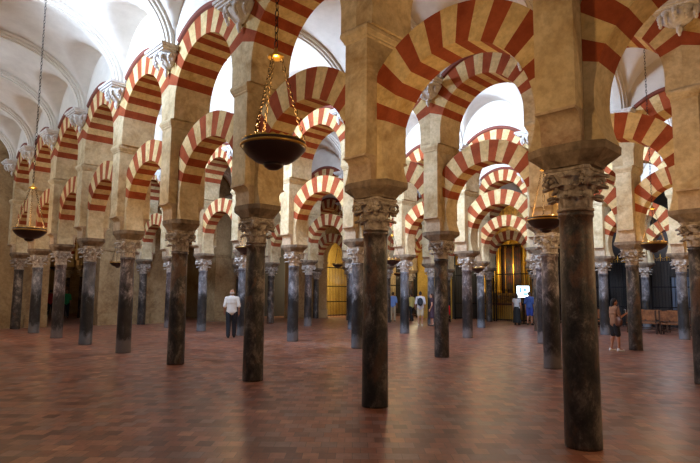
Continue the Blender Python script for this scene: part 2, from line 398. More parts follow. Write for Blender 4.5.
low_ring = ring_me('voussoir_ring', ZL, RL, RLX, CL, .232, T0, 15, VOU)
low_sp = [springer_me(ZL, RL, CL, Z_IMP + .002, .232, T0, s, M['plaster'], True) for s in (1, -1)]
up_ring = ring_me('voussoir_ring', ZU, RU, RUX, CU, PB, T0, 15, VOU)
up_sp = [springer_me(ZU, RU, CU, Z_CO1 + .002, PB, T0, s, M['plaster'], False) for s in (1, -1)]
def hood_me():
    t0 = radians(52.5); N = 40; V = []; F = []
    for i in range(N + 1):
        a = t0 + (pi - 2 * t0) * i / N
        for rr, y in ((RUX + .002, -PB - .01), (RUX + .03, -PB - .05), (RUH - .002, -PB - .05), (RUH - .002, PB + .05), (RUX + .03, PB + .05), (RUX + .002, PB + .01)):
            V.append((rr * cos(a), y, ZU + rr * sin(a)))
    for i in range(N):
        for q in range(6):
            p = (q + 1) % 6; F.append((i * 6 + p, i * 6 + q, (i + 1) * 6 + q, (i + 1) * 6 + p))
    F.append(tuple(range(6))); F.append(tuple(N * 6 + q for q in range(5, -1, -1)))
    return mesh('hood_moulding', V, F, M['hood'])
hood = hood_me()
def arch_thing(nm, label, group, parts, mid, sx, sl):
    # the arch follows the true line between its two columns
    t = thing(nm, label, 'arch', (mid[0], mid[1], 0), 0, group or 'blind arches'); T = Matrix(((sx, 0, 0, 0), (sl * sx, 1, 0, 0), (0, 0, 1, 0), (0, 0, 0, 1)))
    for m in parts:
        c = m.copy(); c.transform(T); obj(m.name.split('.')[0], c, t)

# carved white corbel that carries each vault rib
def carved_proto():
    t = thing('carved_corbel', 'x', 'corbel'); y0 = -.001; zt = Z_SPR - .004
    b = MB(); b.box(-.44, .44, -.40, y0, zt - .06, zt); b.box(-.41, .41, -.37, y0, zt - .11, zt - .0605); b.box(-.36, .36, -.33, y0, zt - .15, zt - .1105); b.build('corbel_slab', M['carved'], t)
    b = MB(); zt2 = zt - .152; n = 13; V = []; F = []
    for j in range(6):
        u = j / 5; w = .31 * (1 - u) ** .6 + .06; d = .27 * (1 - u) ** .7 + .05; z = zt2 - .30 * u
        for i in range(n):
            a = -pi / 2 + pi * (i / (n - 1)); lob = 1 + .14 * cos(6 * (a + pi / 2)) * (1 - abs(u - .4))
            V.append((w * sin(a) * lob, -d * cos(a) * lob + y0, z))
    for j in range(5):
        for i in range(n - 1): F.append((j * n + i, (j + 1) * n + i, (j + 1) * n + i + 1, j * n + i + 1))
        F.append((j * n, j * n + n - 1, (j + 1) * n + n - 1, (j + 1) * n))
    F.append(tuple(range(n))); F.append(tuple(5 * n + i for i in range(n - 1, -1, -1))); b.add(V, F, True)
    b.build('carved_bell', M['carved'], t)
    lm = MB()
    for j in range(5):
        u = j / 4; pz = -.02 - .20 * u; lm.ball((0, -.02 - .05 * sin(u * pi), pz), (.055 - .02 * u, .03, .05), 0, 8, 6)
    lme = lm.me('leaf', M['carved'])
    for x, d in ((-.30, .10), (-.17, .22), (0, .285), (.17, .22), (.30, .10)): obj('leaf', lme, t, (x, -d, zt2 + .0))
    b = MB(); b.ball((0, -.07, zt2 - .36), (.055, .05, .09)); b.ball((0, -.06, zt2 - .44), (.03, .03, .05)); b.build('pendant', M['carved'], t)
    return t

def inview(r, k): return k >= KV[r]
for r in (1, 2, 3, 4, 5):
    for k in range(K0[r], K1[r] + 1):
        x, y = pos(r, k); look = LOOK.get((r, k), 'brown'); beyond = r == 2 and k > 8
        if beyond: wh = f'standing beyond the end wall, {ORD[k - 9]} past its archway'
        else: wh = f'of the {ROWN[r]}, {nth(r, k)}'
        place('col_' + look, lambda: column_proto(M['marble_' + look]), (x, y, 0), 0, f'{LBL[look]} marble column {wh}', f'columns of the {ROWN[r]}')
        place('pier', pier_proto, (x, y, 0), 0, f'plastered pier {wh.replace("of the", "high in the").replace("standing", "on a column").replace(", ", ", on the ", 1) if not beyond else "on the column " + wh}', f'piers of the {ROWN[r]}')
        if not beyond: place('carved', carved_proto, (x, y - PB - .017, 0), 0, f'white carved corbel in the {ROWN[r]} over the {nth(r, k)}', f'carved corbels of the {ROWN[r]}')
    for k in range(K0[r], K1[r]):
        if r == 2 and k == 8: continue
        (x0, y0), (x1, y1) = pos(r, k), pos(r, k + 1); d = sqrt((x1 - x0) ** 2 + (y1 - y0) ** 2); a = atan2(y0 - y1, x0 - x1)
        wh = f'in the {ROWN[r]} between {nth2(r, k)}' if not (r == 2 and k > 8) else f'beyond the end wall, between {ORD[k - 9]} and {ORD[k - 8]} columns there'
        dx = abs(x1 - x0); sl = (y0 - y1) / (x0 - x1); mid = ((x0 + x1) / 2, (y0 + y1) / 2)
        arch_thing('horseshoe_arch', f'lower striped horseshoe arch {wh}', f'horseshoe arches of the {ROWN[r]}', [low_ring] + low_sp, mid, (dx - 2 * PA - .006) / (2 * CL), sl)
        arch_thing('upper_arch', f'upper striped arch {wh}', f'upper arches of the {ROWN[r]}', [up_ring] + up_sp + [hood], mid, dx / SP, sl)

# ------------------------------------------------------------------ setting: walls over the arcades
ZT = 9.3
def arcade_wall(r, name):
    b = MB()
    for k in range(K0[r], min(K1[r], 8)):
        (x0, y0), (x1, y1) = pos(r, k), pos(r, k + 1); d = sqrt((x1 - x0) ** 2 + (y1 - y0) ** 2); a = atan2(y0 - y1, x0 - x1)
        st = len(b.V); tA = acos(CU / RUH); N = 36; P = []
        for i in range(N + 1):
            t = tA + (pi - 2 * tA) * i / N; P.append(((RUH + .002) * cos(t), ZU + (RUH + .002) * sin(t)))
        V = []; F = []
        for px, pz in P: V += [(px, -PB, pz), (px, -PB, ZT), (px, PB, ZT), (px, PB, pz)]
        for i in range(N):
            for q in range(4):
                p = (q + 1) % 4; F.append((i * 4 + q, i * 4 + p, (i + 1) * 4 + p, (i + 1) * 4 + q))
        F += [(3, 2, 1, 0), tuple(N * 4 + q for q in range(4))]
        b.add(V, F); b.xf(Matrix.Translation(((x0 + x1) / 2, (y0 + y1) / 2, 0)) @ Matrix(((abs(x1 - x0) / SP, 0, 0, 0), ((y0 - y1) / (x0 - x1) * abs(x1 - x0) / SP, 1, 0, 0), (0, 0, 1, 0), (0, 0, 0, 1))), st)
    return struct(b.build(name, M['vault']))
for r, nm in ((1, 'wall_near_arcade'), (2, 'wall_second_arcade'), (3, 'wall_third_arcade'), (4, 'wall_fourth_arcade'), (5, 'wall_far_arcade')): arcade_wall(r, nm)
XB = -2.384 - SP * 3.36                # unseen window embrasure, depth shaped to keep daylight on one vault bay
WB = .085 - PB - .55
b = MB(); b.box(-27.5, XB - .72, .085 - PB, .085 + PB, Z_SPR, ZT); b.box(XB + .72, 4, .085 - PB, .085 + PB, Z_SPR, ZT); b.box(XB - .72, XB + .72, WB, .085 + PB, Z_SPR, Z_SPR + .15); b.box(XB - .72, XB + .72, WB, .085 + PB, Z_SPR + 1.3, ZT)
b.box(XB - .9, XB - .721, WB, .085 - PB - .001, Z_SPR, ZT); b.box(XB + .721, XB + .9, WB, .085 - PB - .001, Z_SPR, ZT)
struct(b.build('wall_behind_camera', M['vault']))

# vaults: one ceiling per nave, a depressed barrel with a lunette over every arch
def vault(n, k0, k1):
    V = []; F = []; NX, NY = 26, 34
    for k in range(k0, k1):
        A, B, Cc, D = pos(n, k), pos(n, k + 1), pos(n + 1, k), pos(n + 1, k + 1); st = len(V)
        for i in range(NX + 1):
            u = (1 - cos(pi * i / NX)) / 2; lx = SP * (u - .5)
            for j in range(NY + 1):
                w = (1 - cos(pi * j / NY)) / 2
                ya = A[1] + (B[1] - A[1]) * u + PB; yb = Cc[1] + (D[1] - Cc[1]) * u - PB
                xa = A[0] + (B[0] - A[0]) * u; xb = Cc[0] + (D[0] - Cc[0]) * u
                zb = Z_SPR + RISE * sqrt(max(0, 1 - (2 * w - 1) ** 2)); zl = Z_SPR + LUN * sqrt(max(0, 1 - (lx / 1.32) ** 2)) if abs(lx) < 1.32 else 0
                V.append((xa + (xb - xa) * w, ya + (yb - ya) * w, max(zb, zl)))
        for i in range(NX):
            for j in range(NY):
                q = st + i * (NY + 1) + j; F.append((q, q + 1, q + NY + 2, q + NY + 1))
    return struct(obj('ceiling_vault', mesh('ceiling_vault', V, F, M['vault'], None, True)))
NK = {0: (-1, 9), 1: (-1, 9), 2: (0, 9), 3: (0, 9), 4: (0, 9)}
for n, (a, c) in NK.items(): vault(n, a, min(c, 9) if n else 9)

# transverse ribs
def rib_proto():
    t = thing('vault_rib', 'x', 'rib'); hs = NV / 2 - PB - .012; rs = RISE - .012
    def sweep(w, d0, d1, nm):
        V = []; F = []; N = 48
        for i in range(N + 1):
            a = pi * i / N
            for x, d in ((-w, d1), (w, d1), (w, d0), (-w, d0)): V.append((x, -(hs - d) * cos(a), Z_SPR + .002 + (rs - d) * sin(a)))
        for i in range(N):
            for q in range(4):
                p = (q + 1) % 4; F.append((i * 4 + q, i * 4 + p, (i + 1) * 4 + p, (i + 1) * 4 + q))
        F += [(3, 2, 1, 0), tuple(N * 4 + q for q in range(4))]
        m = mesh(nm, V, F, M['vault']); obj(nm, m, t)
    sweep(.21, 0, .07, 'rib_band'); sweep(.15, .071, .13, 'rib_moulding'); sweep(.08, .131, .17, 'rib_fillet')
    return t
NVN = {0: 'nearest vaulted nave', 1: 'second vaulted nave', 2: 'third vaulted nave', 3: 'fourth vaulted nave', 4: 'farthest vaulted nave'}
for n, (a, c) in NK.items():
    for k in range(max(a, 0), 9):
        (x0, y0), (x1, y1) = pos(n, k), pos(n + 1, k); wd = y1 - y0 - 2 * PB
        ri = k - (2 if n == 0 else 1)
        ds = f'{ORD[ri]} white transverse rib of the {NVN[n]}, counted leftwards' if ri >= 0 else f'white transverse rib of the {NVN[n]}, above the right edge'
        place('rib', rib_proto, ((x0 + x1) / 2, (y0 + y1) / 2, 0), atan2(x0 - x1, y1 - y0), ds, f'ribs of the {NVN[n]}', (1, wd / (NV - 2 * PB), 1))

# daylight windows in the lunettes, plus weak ones added as fill in the nearest nave (on the side of each nave that faces away from the camera)
def window(i, n, k, s=1.0):
    if (n, k) == (0, 3):
        b = MB(); b.box(XB - .82, XB + .82, WB - .04, WB - .001, Z_SPR + .1, Z_SPR + 1.35); o = one_face(struct(b.build(f'window_{i}', M['daylight_strong'])))
        f = MB(); f.tube([(XB, WB + .03, Z_SPR + .16), (XB, WB + .03, Z_SPR + 1.29)], .02, 6); f.build('window_frame', M['carved'], o); return
    (x0, y0), (x1, y1) = pos(n, k), pos(n, k + 1); x = (x0 + x1) / 2; y = (y0 + y1) / 2 + PB + .012
    P = [(-.85, Z_SPR + .12), (.85, Z_SPR + .12)] + [(.85 * cos(t), Z_SPR + .55 + .62 * sin(t)) for t in [pi * j / 12 for j in range(13)]]
    b = MB(); b.prism(P, 0, .02); o = struct(b.build(f'window_{i}', M['daylight_fill' if n == 0 else 'daylight'], None, (x, y, 0))); one_face(o)
    f = MB(); f.tube([(px, .02, pz) for px, pz in P], .045, 6, closed=True); f.tube([(0, .03, P[0][1]), (0, .03, Z_SPR + 1.17)], .02, 6); f.build('window_frame', M['carved'], o)
for i, (n, k) in enumerate(((0, 3), (1, 3), (2, 3), (3, 3), (3, 1), (2, 2), (1, 4), (4, 1), (0, 5), (0, 7), (1, 6))): window(i + 1, n, k)

# floor
b = MB(); b.add([(-46, -6, 0), (6, -6, 0), (6, 40, 0), (-46, 40, 0)], [(0, 1, 2, 3)]); struct(b.build('floor', M['floor']))

# end wall (left) with an archway in each nave; far hall behind it
XW = -26.93
def end_wall():
    b = MB(); T = 1.0; ops = [(7.45, 9.62), (13.1, 15.9), (18.8, 21.6), (24.4, 27.6)]; z_s, H = 3.75, 9.3; y = -1.0
    def slab(a, c, z0=0, z1=H): b.box(XW - T, XW, a, c, z0, z1)
    for a, c in ops:
        slab(y, a - .002); R = (c - a) / 2; m = (a + c) / 2; N = 20; V = []; F = []
        for i in range(N + 1):
            t = pi * i / N; yy = m - R * cos(t); zz = z_s + R * sin(t); V += [(XW, yy, zz), (XW, yy, H), (XW - T, yy, H), (XW - T, yy, zz)]
        for i in range(N):
            for q in range(4):
                p = (q + 1) % 4; F.append((i * 4 + q, i * 4 + p, (i + 1) * 4 + p, (i + 1) * 4 + q))
        b.add(V, F); y = c + .002
    slab(y, 31.5)
    o = struct(b.build('wall_left', M['tanwall']))
    for j, (a, c) in enumerate(ops):
        for s, e in ((a, -1), (c, 1)):
            t = MB(); t.box(XW - T - .04, XW + .05, min(s - .05, s + e * .9), max(s + .05, s + e * .9) , z_s - .16, z_s)
            for i in range(1): struct(t.build(f'trim_{2 * j + (e > 0) + 1}', M['tanwall']))
            t = MB(); t.box(XW + .001, XW + .09, min(s, s + e * .9), max(s, s + e * .9), 0, .55); struct(t.build('baseboard_left', M['tanwall']))
end_wall()
b = MB(); b.box(-42.5, -42, -2, 31.5, 0, 9.3); struct(b.build('wall_far_left', M['tanwall']))
b = MB(); b.box(-42, XW - 1.01, 2, 31, 8.2, 8.5); struct(b.build('ceiling_far_left', M['vault']))
b = MB(); b.box(-42, XW - 1.01, 2.0, 2.4, 0, 8.2); b.box(-42, XW - 1.01, 17.0, 17.4, 0, 8.2); struct(b.build('wall_far_left_sides', M['tanwall']))

# ------------------------------------------------------------------ chapels behind the farthest arcade
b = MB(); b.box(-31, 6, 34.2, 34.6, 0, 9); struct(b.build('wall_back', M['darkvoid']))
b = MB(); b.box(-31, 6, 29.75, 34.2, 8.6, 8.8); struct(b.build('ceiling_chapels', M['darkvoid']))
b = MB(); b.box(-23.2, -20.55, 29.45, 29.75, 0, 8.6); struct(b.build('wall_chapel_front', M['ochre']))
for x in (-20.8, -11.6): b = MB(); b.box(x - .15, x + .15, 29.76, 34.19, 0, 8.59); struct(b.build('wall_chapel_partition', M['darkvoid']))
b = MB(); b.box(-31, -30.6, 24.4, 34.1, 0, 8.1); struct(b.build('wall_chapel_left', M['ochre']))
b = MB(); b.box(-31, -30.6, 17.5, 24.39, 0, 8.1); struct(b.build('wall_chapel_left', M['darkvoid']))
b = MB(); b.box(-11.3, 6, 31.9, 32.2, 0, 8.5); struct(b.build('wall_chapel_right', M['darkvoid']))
# small barred window and doorway in the ochre wall
for i, (x, z0, z1) in enumerate(((-21.35, 2.5, 3.2), (-21.45, .02, 2.1))):
    f = MB(); f.box(x - .28, x + .28, 29.40, 29.445, z0, z1); o = struct(f.build(('window_18', 'door_1')[i], M['darkwood']))
    f = MB()
    for q in range(4): f.box(x - .22 + q * .13, x - .19 + q * .13, 29.37, 29.395, z0 + .05, z1 - .05)
    f.build(('window_bars', 'door_boards')[i], M['iron'], o)

b = MB(); b.box(-30.59, -30.5, 26.4, 27.3, .02, 2.3); struct(b.build('door_3', M['darkwood']))
def grille(x0, x1, y, h, label, crest=True):
    t = thing('iron_grille', label, 'grille', ((x0 + x1) / 2, y, 0), 0, 'chapel grilles'); w = (x1 - x0) / 2 - .03
    b = MB(); n = int(2 * w / .14)
    for i in range(1, n): b.tube([(-w + 2 * w * i / n, 0, .02), (-w + 2 * w * i / n, 0, h - .02)], .014, 6)
    b.build('bars', M['iron'], t)
    pm = MB().box(-.04, .04, -.04, .04, 0, h + .1); pm.ball((0, 0, h + .16), .06); pme = pm.me('post', M['iron'])
    for x in (-w, w): obj('post', pme, t, (x, 0, 0))
    rm = MB().box(-w + .04, w - .04, -.025, .025, -.03, .03).me('rail', M['iron'])
    for z in (.12, 1.05, h * .62, h): obj('rail', rm, t, (0, 0, z))
    if crest:
        b = MB()
        for i in range(1, n, 2):
            x = -w + 2 * w * i / n; b.tube([(x, 0, h + .03), (x, 0, h + .28), (x, 0, h + .42)], [.016, .022, .002], 6)
            b.tube([(x - .1, 0, h + .04), (x - .12, 0, h + .16), (x - .04, 0, h + .22)], .01, 5); b.tube([(x + .1, 0, h + .04), (x + .12, 0, h + .16), (x + .04, 0, h + .22)], .01, 5)
        b.build('crest', M['gilt'], t)
    return t
for k, h, lb in ((0, 3.3, 'black iron grille at the right end behind the benches'), (1, 3.3, 'black iron grille right behind the wooden benches'), (2, 3.3, 'black iron grille left of the benches, behind the phone woman'),
                 (3, 4.6, 'black iron grille just right of the lit screen'), (4, 4.6, 'tall black iron grille in front of the gilded altarpiece'), (5, 4.6, 'tall black iron grille left of the altarpiece, lit gold'), (7, 3.6, 'black iron grille left of the ochre wall')):
    xa, xb = pos(5, k + 1)[0] + .05, pos(5, k)[0] - .05; grille(xa, xb, 29.6, h, lb)
t = grille(0, 3.1, 0, 3.4, 'black iron grille across the golden archway in the end wall'); t.location = (XW - .5, 26, 0); t.rotation_euler.z = pi / 2

arch_thing('blind_arch', 'small striped blind arch inside the golden archway of the end wall', None, [low_ring] + low_sp, (0, 0), 1, 0)
ba = bpy.data.objects['blind_arch']; del ba['group']; ba.location = (-30.35, 25.6, .0); ba.rotation_euler.z = pi / 2; ba.scale = (.8, .9, .8)
# gilded altarpiece
ax, ay = -17.9, 33.1
t = thing('altarpiece', 'gilded altarpiece with tall gold columns behind the iron grille', 'altarpiece', (ax, ay, 0))
b = MB(); b.box(-2.4, 2.4, .15, 1.0, 0, 7.2); b.build('back_panel', M['darkwood'], t)
b = MB(); b.box(-2.4, 2.4, -.55, .14, 0, 1.55); b.box(-2.5, 2.5, -.65, .14, 1.551, 1.72); b.build('predella', M['gold'], t)
cb = MB(); cb.lathe([(.19, 0), (.19, .12), (.14, .2), (.15, 1.2), (.125, 2.95), (.18, 3.05), (.22, 3.3)], 16)
for i in range(12):
    a = 2 * pi * i / 12; cb.tube([(.145 * cos(a), .145 * sin(a), .3), (.125 * cos(a), .125 * sin(a), 2.9)], .018, 5)
cme = cb.me('gold_column', M['gilt'])
for x in (-2.1, -1.25, -.95, .95, 1.25, 2.1): obj('gold_column', cme, t, (x, -.25, 1.722))
b = MB(); b.box(-2.45, 2.45, -.55, .14, 5.03, 5.3); b.box(-2.6, 2.6, -.7, .14, 5.301, 5.45); b.build('entablature', M['gilt'], t)
b = MB(); b.prism([(-2.35, 5.46)] + [(2.35 * cos(pi - pi * i / 20), 5.46 + 2.7 * sin(pi * i / 20)) for i in range(1, 20)] + [(2.35, 5.46)], -.4, .14); b.build('pediment', M['gold'], t)
b = MB(); b.box(-.75, .75, .02, .14, 2.0, 4.8); b.build('painted_panel', stone('dark altar painting', srgb(36, 26, 22), srgb(120, 60, 34), srgb(40, 70, 50), 3, .5), t)
for x in (-1.68, 1.68):
    s = MB(); s.lathe([(.2, 0), (.17, .5), (.2, .9), (.1, 1.1), (.05, 1.14)], 14); s.ball((0, 0, 1.25), (.1, .1, .13)); s.build('carved_saint', M['gold'], t, (x, -.1, 2.2))
sb = MB(); sb.lathe([(.12, 0), (.1, .3), (.13, .55), (.06, .66), (.03, .68)], 12); sb.ball((0, 0, .76), (.07, .07, .09)); sbm = sb.me('niche_figure', M['gilt'])
for x in (-1.68, 0, 1.68):
    for z in (3.6, 5.65): 
        if x or z > 5: obj('niche_figure', sbm, t, (x, -.1, z))
for i in range(9): b = MB(); b.box(-.02, .02, -.05, .14, 1.73, 5.02) if i % 2 else b.box(-.035, .035, -.02, .14, 1.73, 5.02); b.build('gilt_strip', M['gilt'], t, (-2.3 + 4.6 * i / 8, .0, 0))
for i in range(5):
    b = MB(); b.ball((0, 0, 0), (.16, .08, .2)); b.build('gold_boss', M['gilt'], t, (-1.8 + .9 * i, -.6, 5.16))
for i in range(11):
    a = pi * (i + .5) / 11; b = MB(); b.ball((0, 0, 0), (.15, .1, .2)); b.build('gold_boss', M['gilt'], t, (2.0 * cos(a), -.42, 5.5 + 2.25 * sin(a)))
t = thing('altar_table', 'orange-brown altar table below the gilded altarpiece', 'altar', (-17.4, 31.2, 0))
b = MB(); b.box(-1.1, 1.1, -.4, .4, .95, 1.08); b.build('table_top', M['wood'], t)
b = MB(); b.box(-.95, .95, -.32, .32, .02, .949); b.build('table_base', M['ochre'], t)
lg = MB().box(-.05, .05, -.05, .05, 0, .949).me('leg', M['gold'])
for x in (-1.02, 1.02):
    for y in (-.34, .34): obj('leg', lg, t, (x, y, 0))
for i, x in enumerate((-17.95, -16.95)):
    t = thing('candlestick', ('left', 'right')[i] + ' brass candlestick standing on the altar table', 'candlestick', (x, 31.2, 1.081), 0)
    b = MB(); b.lathe([(.07, 0), (.02, .04), (.03, .12), (.015, .2), (.04, .27), (.045, .28)], 12); b.build('stem', M['brass'], t); b = MB(); b.lathe([(.016, .281), (.014, .5)], 8); b.build('candle', M['carved'], t)
t = thing('monitor', 'lit information screen on a stand before the altar grille', 'screen', (-14.62, 28.05, 0), radians(28))
b = MB(); b.box(-.37, .37, -.02, .05, 1.42, 2.16); b.build('bezel', M['iron'], t)
b = MB(); b.box(-.33, .33, -.026, -.0205, 1.47, 2.11); b.build('screen', M['screen'], t)
sc = MB(); sc.box(-.2, -.08, -.031, -.0265, 1.75, 2.02); sc.box(.02, .24, -.031, -.0265, 1.6, 1.72); sc.ball((.1, -.028, 1.9), (.09, .003, .1), 0, 12, 6); sc.build('screen_picture', M['screenpic'], t)
b = MB(); b.tube([(0, .08, .04), (0, .08, 1.9)], .03, 8); b.build('pole', M['iron'], t)
b = MB(); b.box(-.3, .3, -.12, .3, 0, .04); b.build('base', M['iron'], t)
t = thing('slatted_screen', 'bright gilded slatted screen high in the chapel left of the altarpiece', 'screen', (-20.55, 30.9, 3.6), radians(90))
for i in range(7): b = MB(); b.box(-.05, .05, -.04, .04, 0, 2.0); b.build('slat', M['gilt'], t, (-.9 + .3 * i, 0, 0))
for z in (-.08, 2.001): b = MB(); b.box(-1.05, 1.05, -.05, .05, z, z + .079); b.build('rail', M['darkwood'], t)
# dark doorway and gilded lintel ornament at the right
b = MB(); b.box(-10.6, -9.3, 31.80, 31.895, .02, 3.3); struct(b.build('door_2', plain('black doorway boards', srgb(14, 12, 12), .7)))
t = thing('gilded_crest', 'gilded carved crest above the black doorway', 'crest', (-9.95, 31.7, 3.45))
b = MB(); b.box(-.6, .6, 0, .15, 0, .12); b.build('crest_shelf', M['gilt'], t)
b = MB()
for i in range(7): b.ball((-.48 + .16 * i, .05, .24 + .1 * sin(pi * i / 6)), (.09, .06, .13))
b.build('crest_foliage', M['gold'], t)
# bluish barred windows in the right chapel
for i, x in enumerate((-7.6, -5.9)):
    b = MB(); b.box(x - .6, x + .6, 31.86, 31.895, .9, 2.6); o = struct(b.build(f'window_{19 + i}', plain('dusky blue pane', srgb(92, 104, 122), .3)))
    f = MB(); f.tube([(x - .62, 31.84, .88), (x + .62, 31.84, .88), (x + .62, 31.84, 2.62), (x - .62, 31.84, 2.62)], .04, 6, closed=True); f.tube([(x, 31.84, .9), (x, 31.84, 2.6)], .02, 6); f.build('window_frame', M['iron'], o)

# ------------------------------------------------------------------ benches
def bench_proto():
    t = thing('wooden_bench', 'x', 'bench'); w = .62
    b = MB(); b.box(-w, w, -.22, .22, .42, .46); b.build('seat', M['wood'], t)
    b = MB(); b.box(-w + .03, w - .03, -.262, -.225, .90, .99)
    for i in range(3):
        x = -w + .06 + i * .387; b.box(x, x + .345, -.255, -.232, .56, .90)
    b.build('backrest', M['wood'], t)
    lm = MB().box(-.03, .03, -.03, .03, 0, .419).me('leg', M['darkwood']); bp = MB().box(-.03, .03, -.265, -.222, .461, 1.0).me('back_post', M['darkwood'])
    for x in (-w + .04, w - .04):
        for y in (-.18, .18): obj('leg', lm, t, (x, y, 0))
        obj('back_post', bp, t, (x, 0, 0))
        obj('stretcher', MB().box(-.02, .02, -.15, .15, .14, .18).me('stretcher', M['darkwood']), t, (x, 0, 0))
    obj('stretcher', MB().box(-w + .07, w - .07, -.02, .02, .15, .19).me('stretcher', M['darkwood']), t)
    return t
for x, y, lb in ((-7.75, 25.6, 'wooden panel-back bench nearest the third-arcade pillar, front row'), (-6.42, 25.5, 'middle wooden panel-back bench in the front row'), (-5.05, 25.4, 'wooden panel-back bench at the far right, front row'),
                 (-7.85, 26.9, 'wooden panel-back bench in the rear row, at its left'), (-6.5, 26.8, 'wooden panel-back bench in the rear row, middle'), (-9.55, 25.9, 'wooden bench with a red cloth, behind the woman with the phone')):
    place('bench', bench_proto, (x, y, 0), radians(random.uniform(-4, 4)), lb, 'wooden benches')
t = thing('red_cloth', 'red cloth thrown over the bench behind the phone woman', 'cloth', (-9.2, 25.9, 0))
b = MB(); V = []; F = []
for i in range(13):
    for j in range(9):
        s = i / 12; x = -.17 + .34 * j / 8 + .015 * sin(i * 1.3); 
        y, z = (-.29 - .004 * sin(j * 1.5), .62 + .39 * min(1, s / .4)) if s < .4 else (-.29 + .08 * (s - .4) / .2, 1.012) if s < .6 else (-.205 + .006 * sin(j * 1.7), 1.012 - .35 * (s - .6) / .4)
        V.append((x, y, z))
for i in range(12):
    for j in range(8): q = i * 9 + j; F.append((q, q + 1, q + 10, q + 9))
o = obj('cloth_folds', mesh('cloth_folds', V, F, plain('red cloth', srgb(190, 24, 26), .8), None, True), t); md = o.modifiers.new('thick', 'SOLIDIFY'); md.thickness = .006

# ------------------------------------------------------------------ hanging lamps
def chain(pts0, pts1, r, th, n=None, name='chain', mat='agedbrass'):
    p0, p1 = Vector(pts0), Vector(pts1); d = p1 - p0; n = n or max(2, int(d.length / (r * 3.0))); b = MB(); L = d.length / n
    q = d.to_track_quat('Z', 'Y').to_matrix().to_4x4()
    for i in range(n):
        st = len(b.V); P = []
        for j in range(10):
            a = 2 * pi * j / 10; P.append((r * cos(a), 0, (L * .5 + th) * sin(a)))
        b.tube(P, th, 5, closed=True); b.xf(Matrix.Translation(p0 + d * ((i + .5) / n)) @ q @ Matrix.Rotation(pi / 2 * (i % 2), 4, 'Z'), st)
    return b.me(name, M[mat])
def lamp_proto():
    t = thing('hanging_lamp', 'x', 'lamp'); R = .30
    b = MB(); b.lathe([(.02, -.175), (.09, -.172), (.17, -.145), (.245, -.09), (.29, -.035), (R, -.015), (R, .032), (R - .012, .032), (R - .02, -.02), (.235, -.075), (.16, -.125), (.02, -.15)], 40); bo = b.build('bowl', M['bowl'], t)
    b = MB(); b.lathe([(.012, -.225), (.05, -.218), (.085, -.195), (.097, -.173), (.02, -.17)], 24); b.build('boss', M['bowl'], bo)
    b = MB(); b.lathe([(R + .001, -.018), (R + .012, -.012), (R + .012, .002), (R + .001, .008)], 40); b.build('rim_band', M['brass'], t)
    V = []; F = []; N = 96
    for i in range(N):
        a = 2 * pi * i / N; hz = .05 if i % 4 < 2 else .037
        for rr, z in ((R - .012, .031), (R - .001, .031), (R - .001, hz), (R - .012, hz)): V.append((rr * cos(a), rr * sin(a), z))
    for i in range(N):
        for q in range(4): p = (q + 1) % 4; j = (i + 1) % N; F.append((i * 4 + q, j * 4 + q, j * 4 + p, i * 4 + p))
    obj('rim_gallery', mesh('rim_gallery', V, F, M['brass']), t)
    for i in range(3):
        a = 2 * pi * i / 3 + .5; obj('chain', chain(((R - .01) * cos(a), (R - .01) * sin(a), .03), (.05 * cos(a), .05 * sin(a), .86), .014, .0045), t)
    b = MB(); b.lathe([(.03, .85), (.075, .86), (.08, .875), (.04, .90), (.02, .93), (.012, .96)], 20); b.build('crown_plate', M['brass'], t)
    b = MB(); b.lathe([(.12, -.12), (.12, -.07), (.02, -.06), (.02, -.07)], 16)
    for i in range(5):
        a = 2 * pi * i / 5; b.ball((.12 * cos(a), .12 * sin(a), -.05), .03, 0, 10, 6)
    b.build('bulb_cluster', M['flame'], t)
    return t
LAMPS = [(-4.0, 2.93, 2.965, 'large dark hanging lamp bowl with brass rim nearest the camera', 520), (-12.17, 2.96, 2.815, 'dark hanging lamp bowl near the left edge, under the nearest vault', 340),
         (-4.1, 8.72, 2.88, 'hanging lamp bowl half hidden behind the biggest column', 600), (-13.1, 8.7, 2.9, 'small hanging lamp deep in the second nave, above the white-shirted man', 320), (-22.41, 8.7, 2.8, 'tiny hanging lamp in the second nave near the end wall', 40),
         (-4.06, 14.47, 2.88, 'hanging lamp with bright brass rim in the third nave, above the benches', 450), (-12.56, 14.5, 2.81, 'small hanging lamp in the third nave, left of the ochre wall', 260), (-21.85, 14.5, 3.3, 'small hanging lamp in the third nave near the end wall', 40),
         (-12.62, 20.2, 2.75, 'small hanging lamp in the fourth nave, left of the altarpiece arch', 260), (-21.44, 20.2, 3.2, 'glowing hanging lamp before the golden archway in the end wall', 90),
         (-4.1, 20.2, 2.85, 'hanging lamp in the fourth nave toward the right edge', 300), (-22.0, 26.0, 2.9, 'hanging lamp in the farthest nave before the ochre wall', 160), (-13.0, 26.0, 2.9, 'hanging lamp in the farthest nave above the lit screen', 40),
         (-31.0, 8.8, 2.9, 'brass hanging lamp beyond the archway in the end wall, nearer one', 110), (-36.0, 9.6, 2.9, 'brass hanging lamp beyond the archway in the end wall, farther one', 110)]
for x, y, z, lb, e in LAMPS:
    t = place('lamp', lamp_proto, (x, y, z), radians(20), lb, 'hanging lamps')
    top = (Z_SPR + RISE if x > XW else 8.2) - z - .03
    obj('suspension_chain', chain((0, 0, .96), (0, 0, top), .017, .0055, int((top - .96) / .075), 'suspension_chain', 'iron'), t)
    l = bpy.data.lights.new('lamp_glow', 'POINT'); l.energy = e * .5; l.color = (1, .62, .27); l.shadow_soft_size = .15
    o = bpy.data.objects.new('lamp_glow', l); COL.objects.link(o); o.location = (x, y, z + .06)

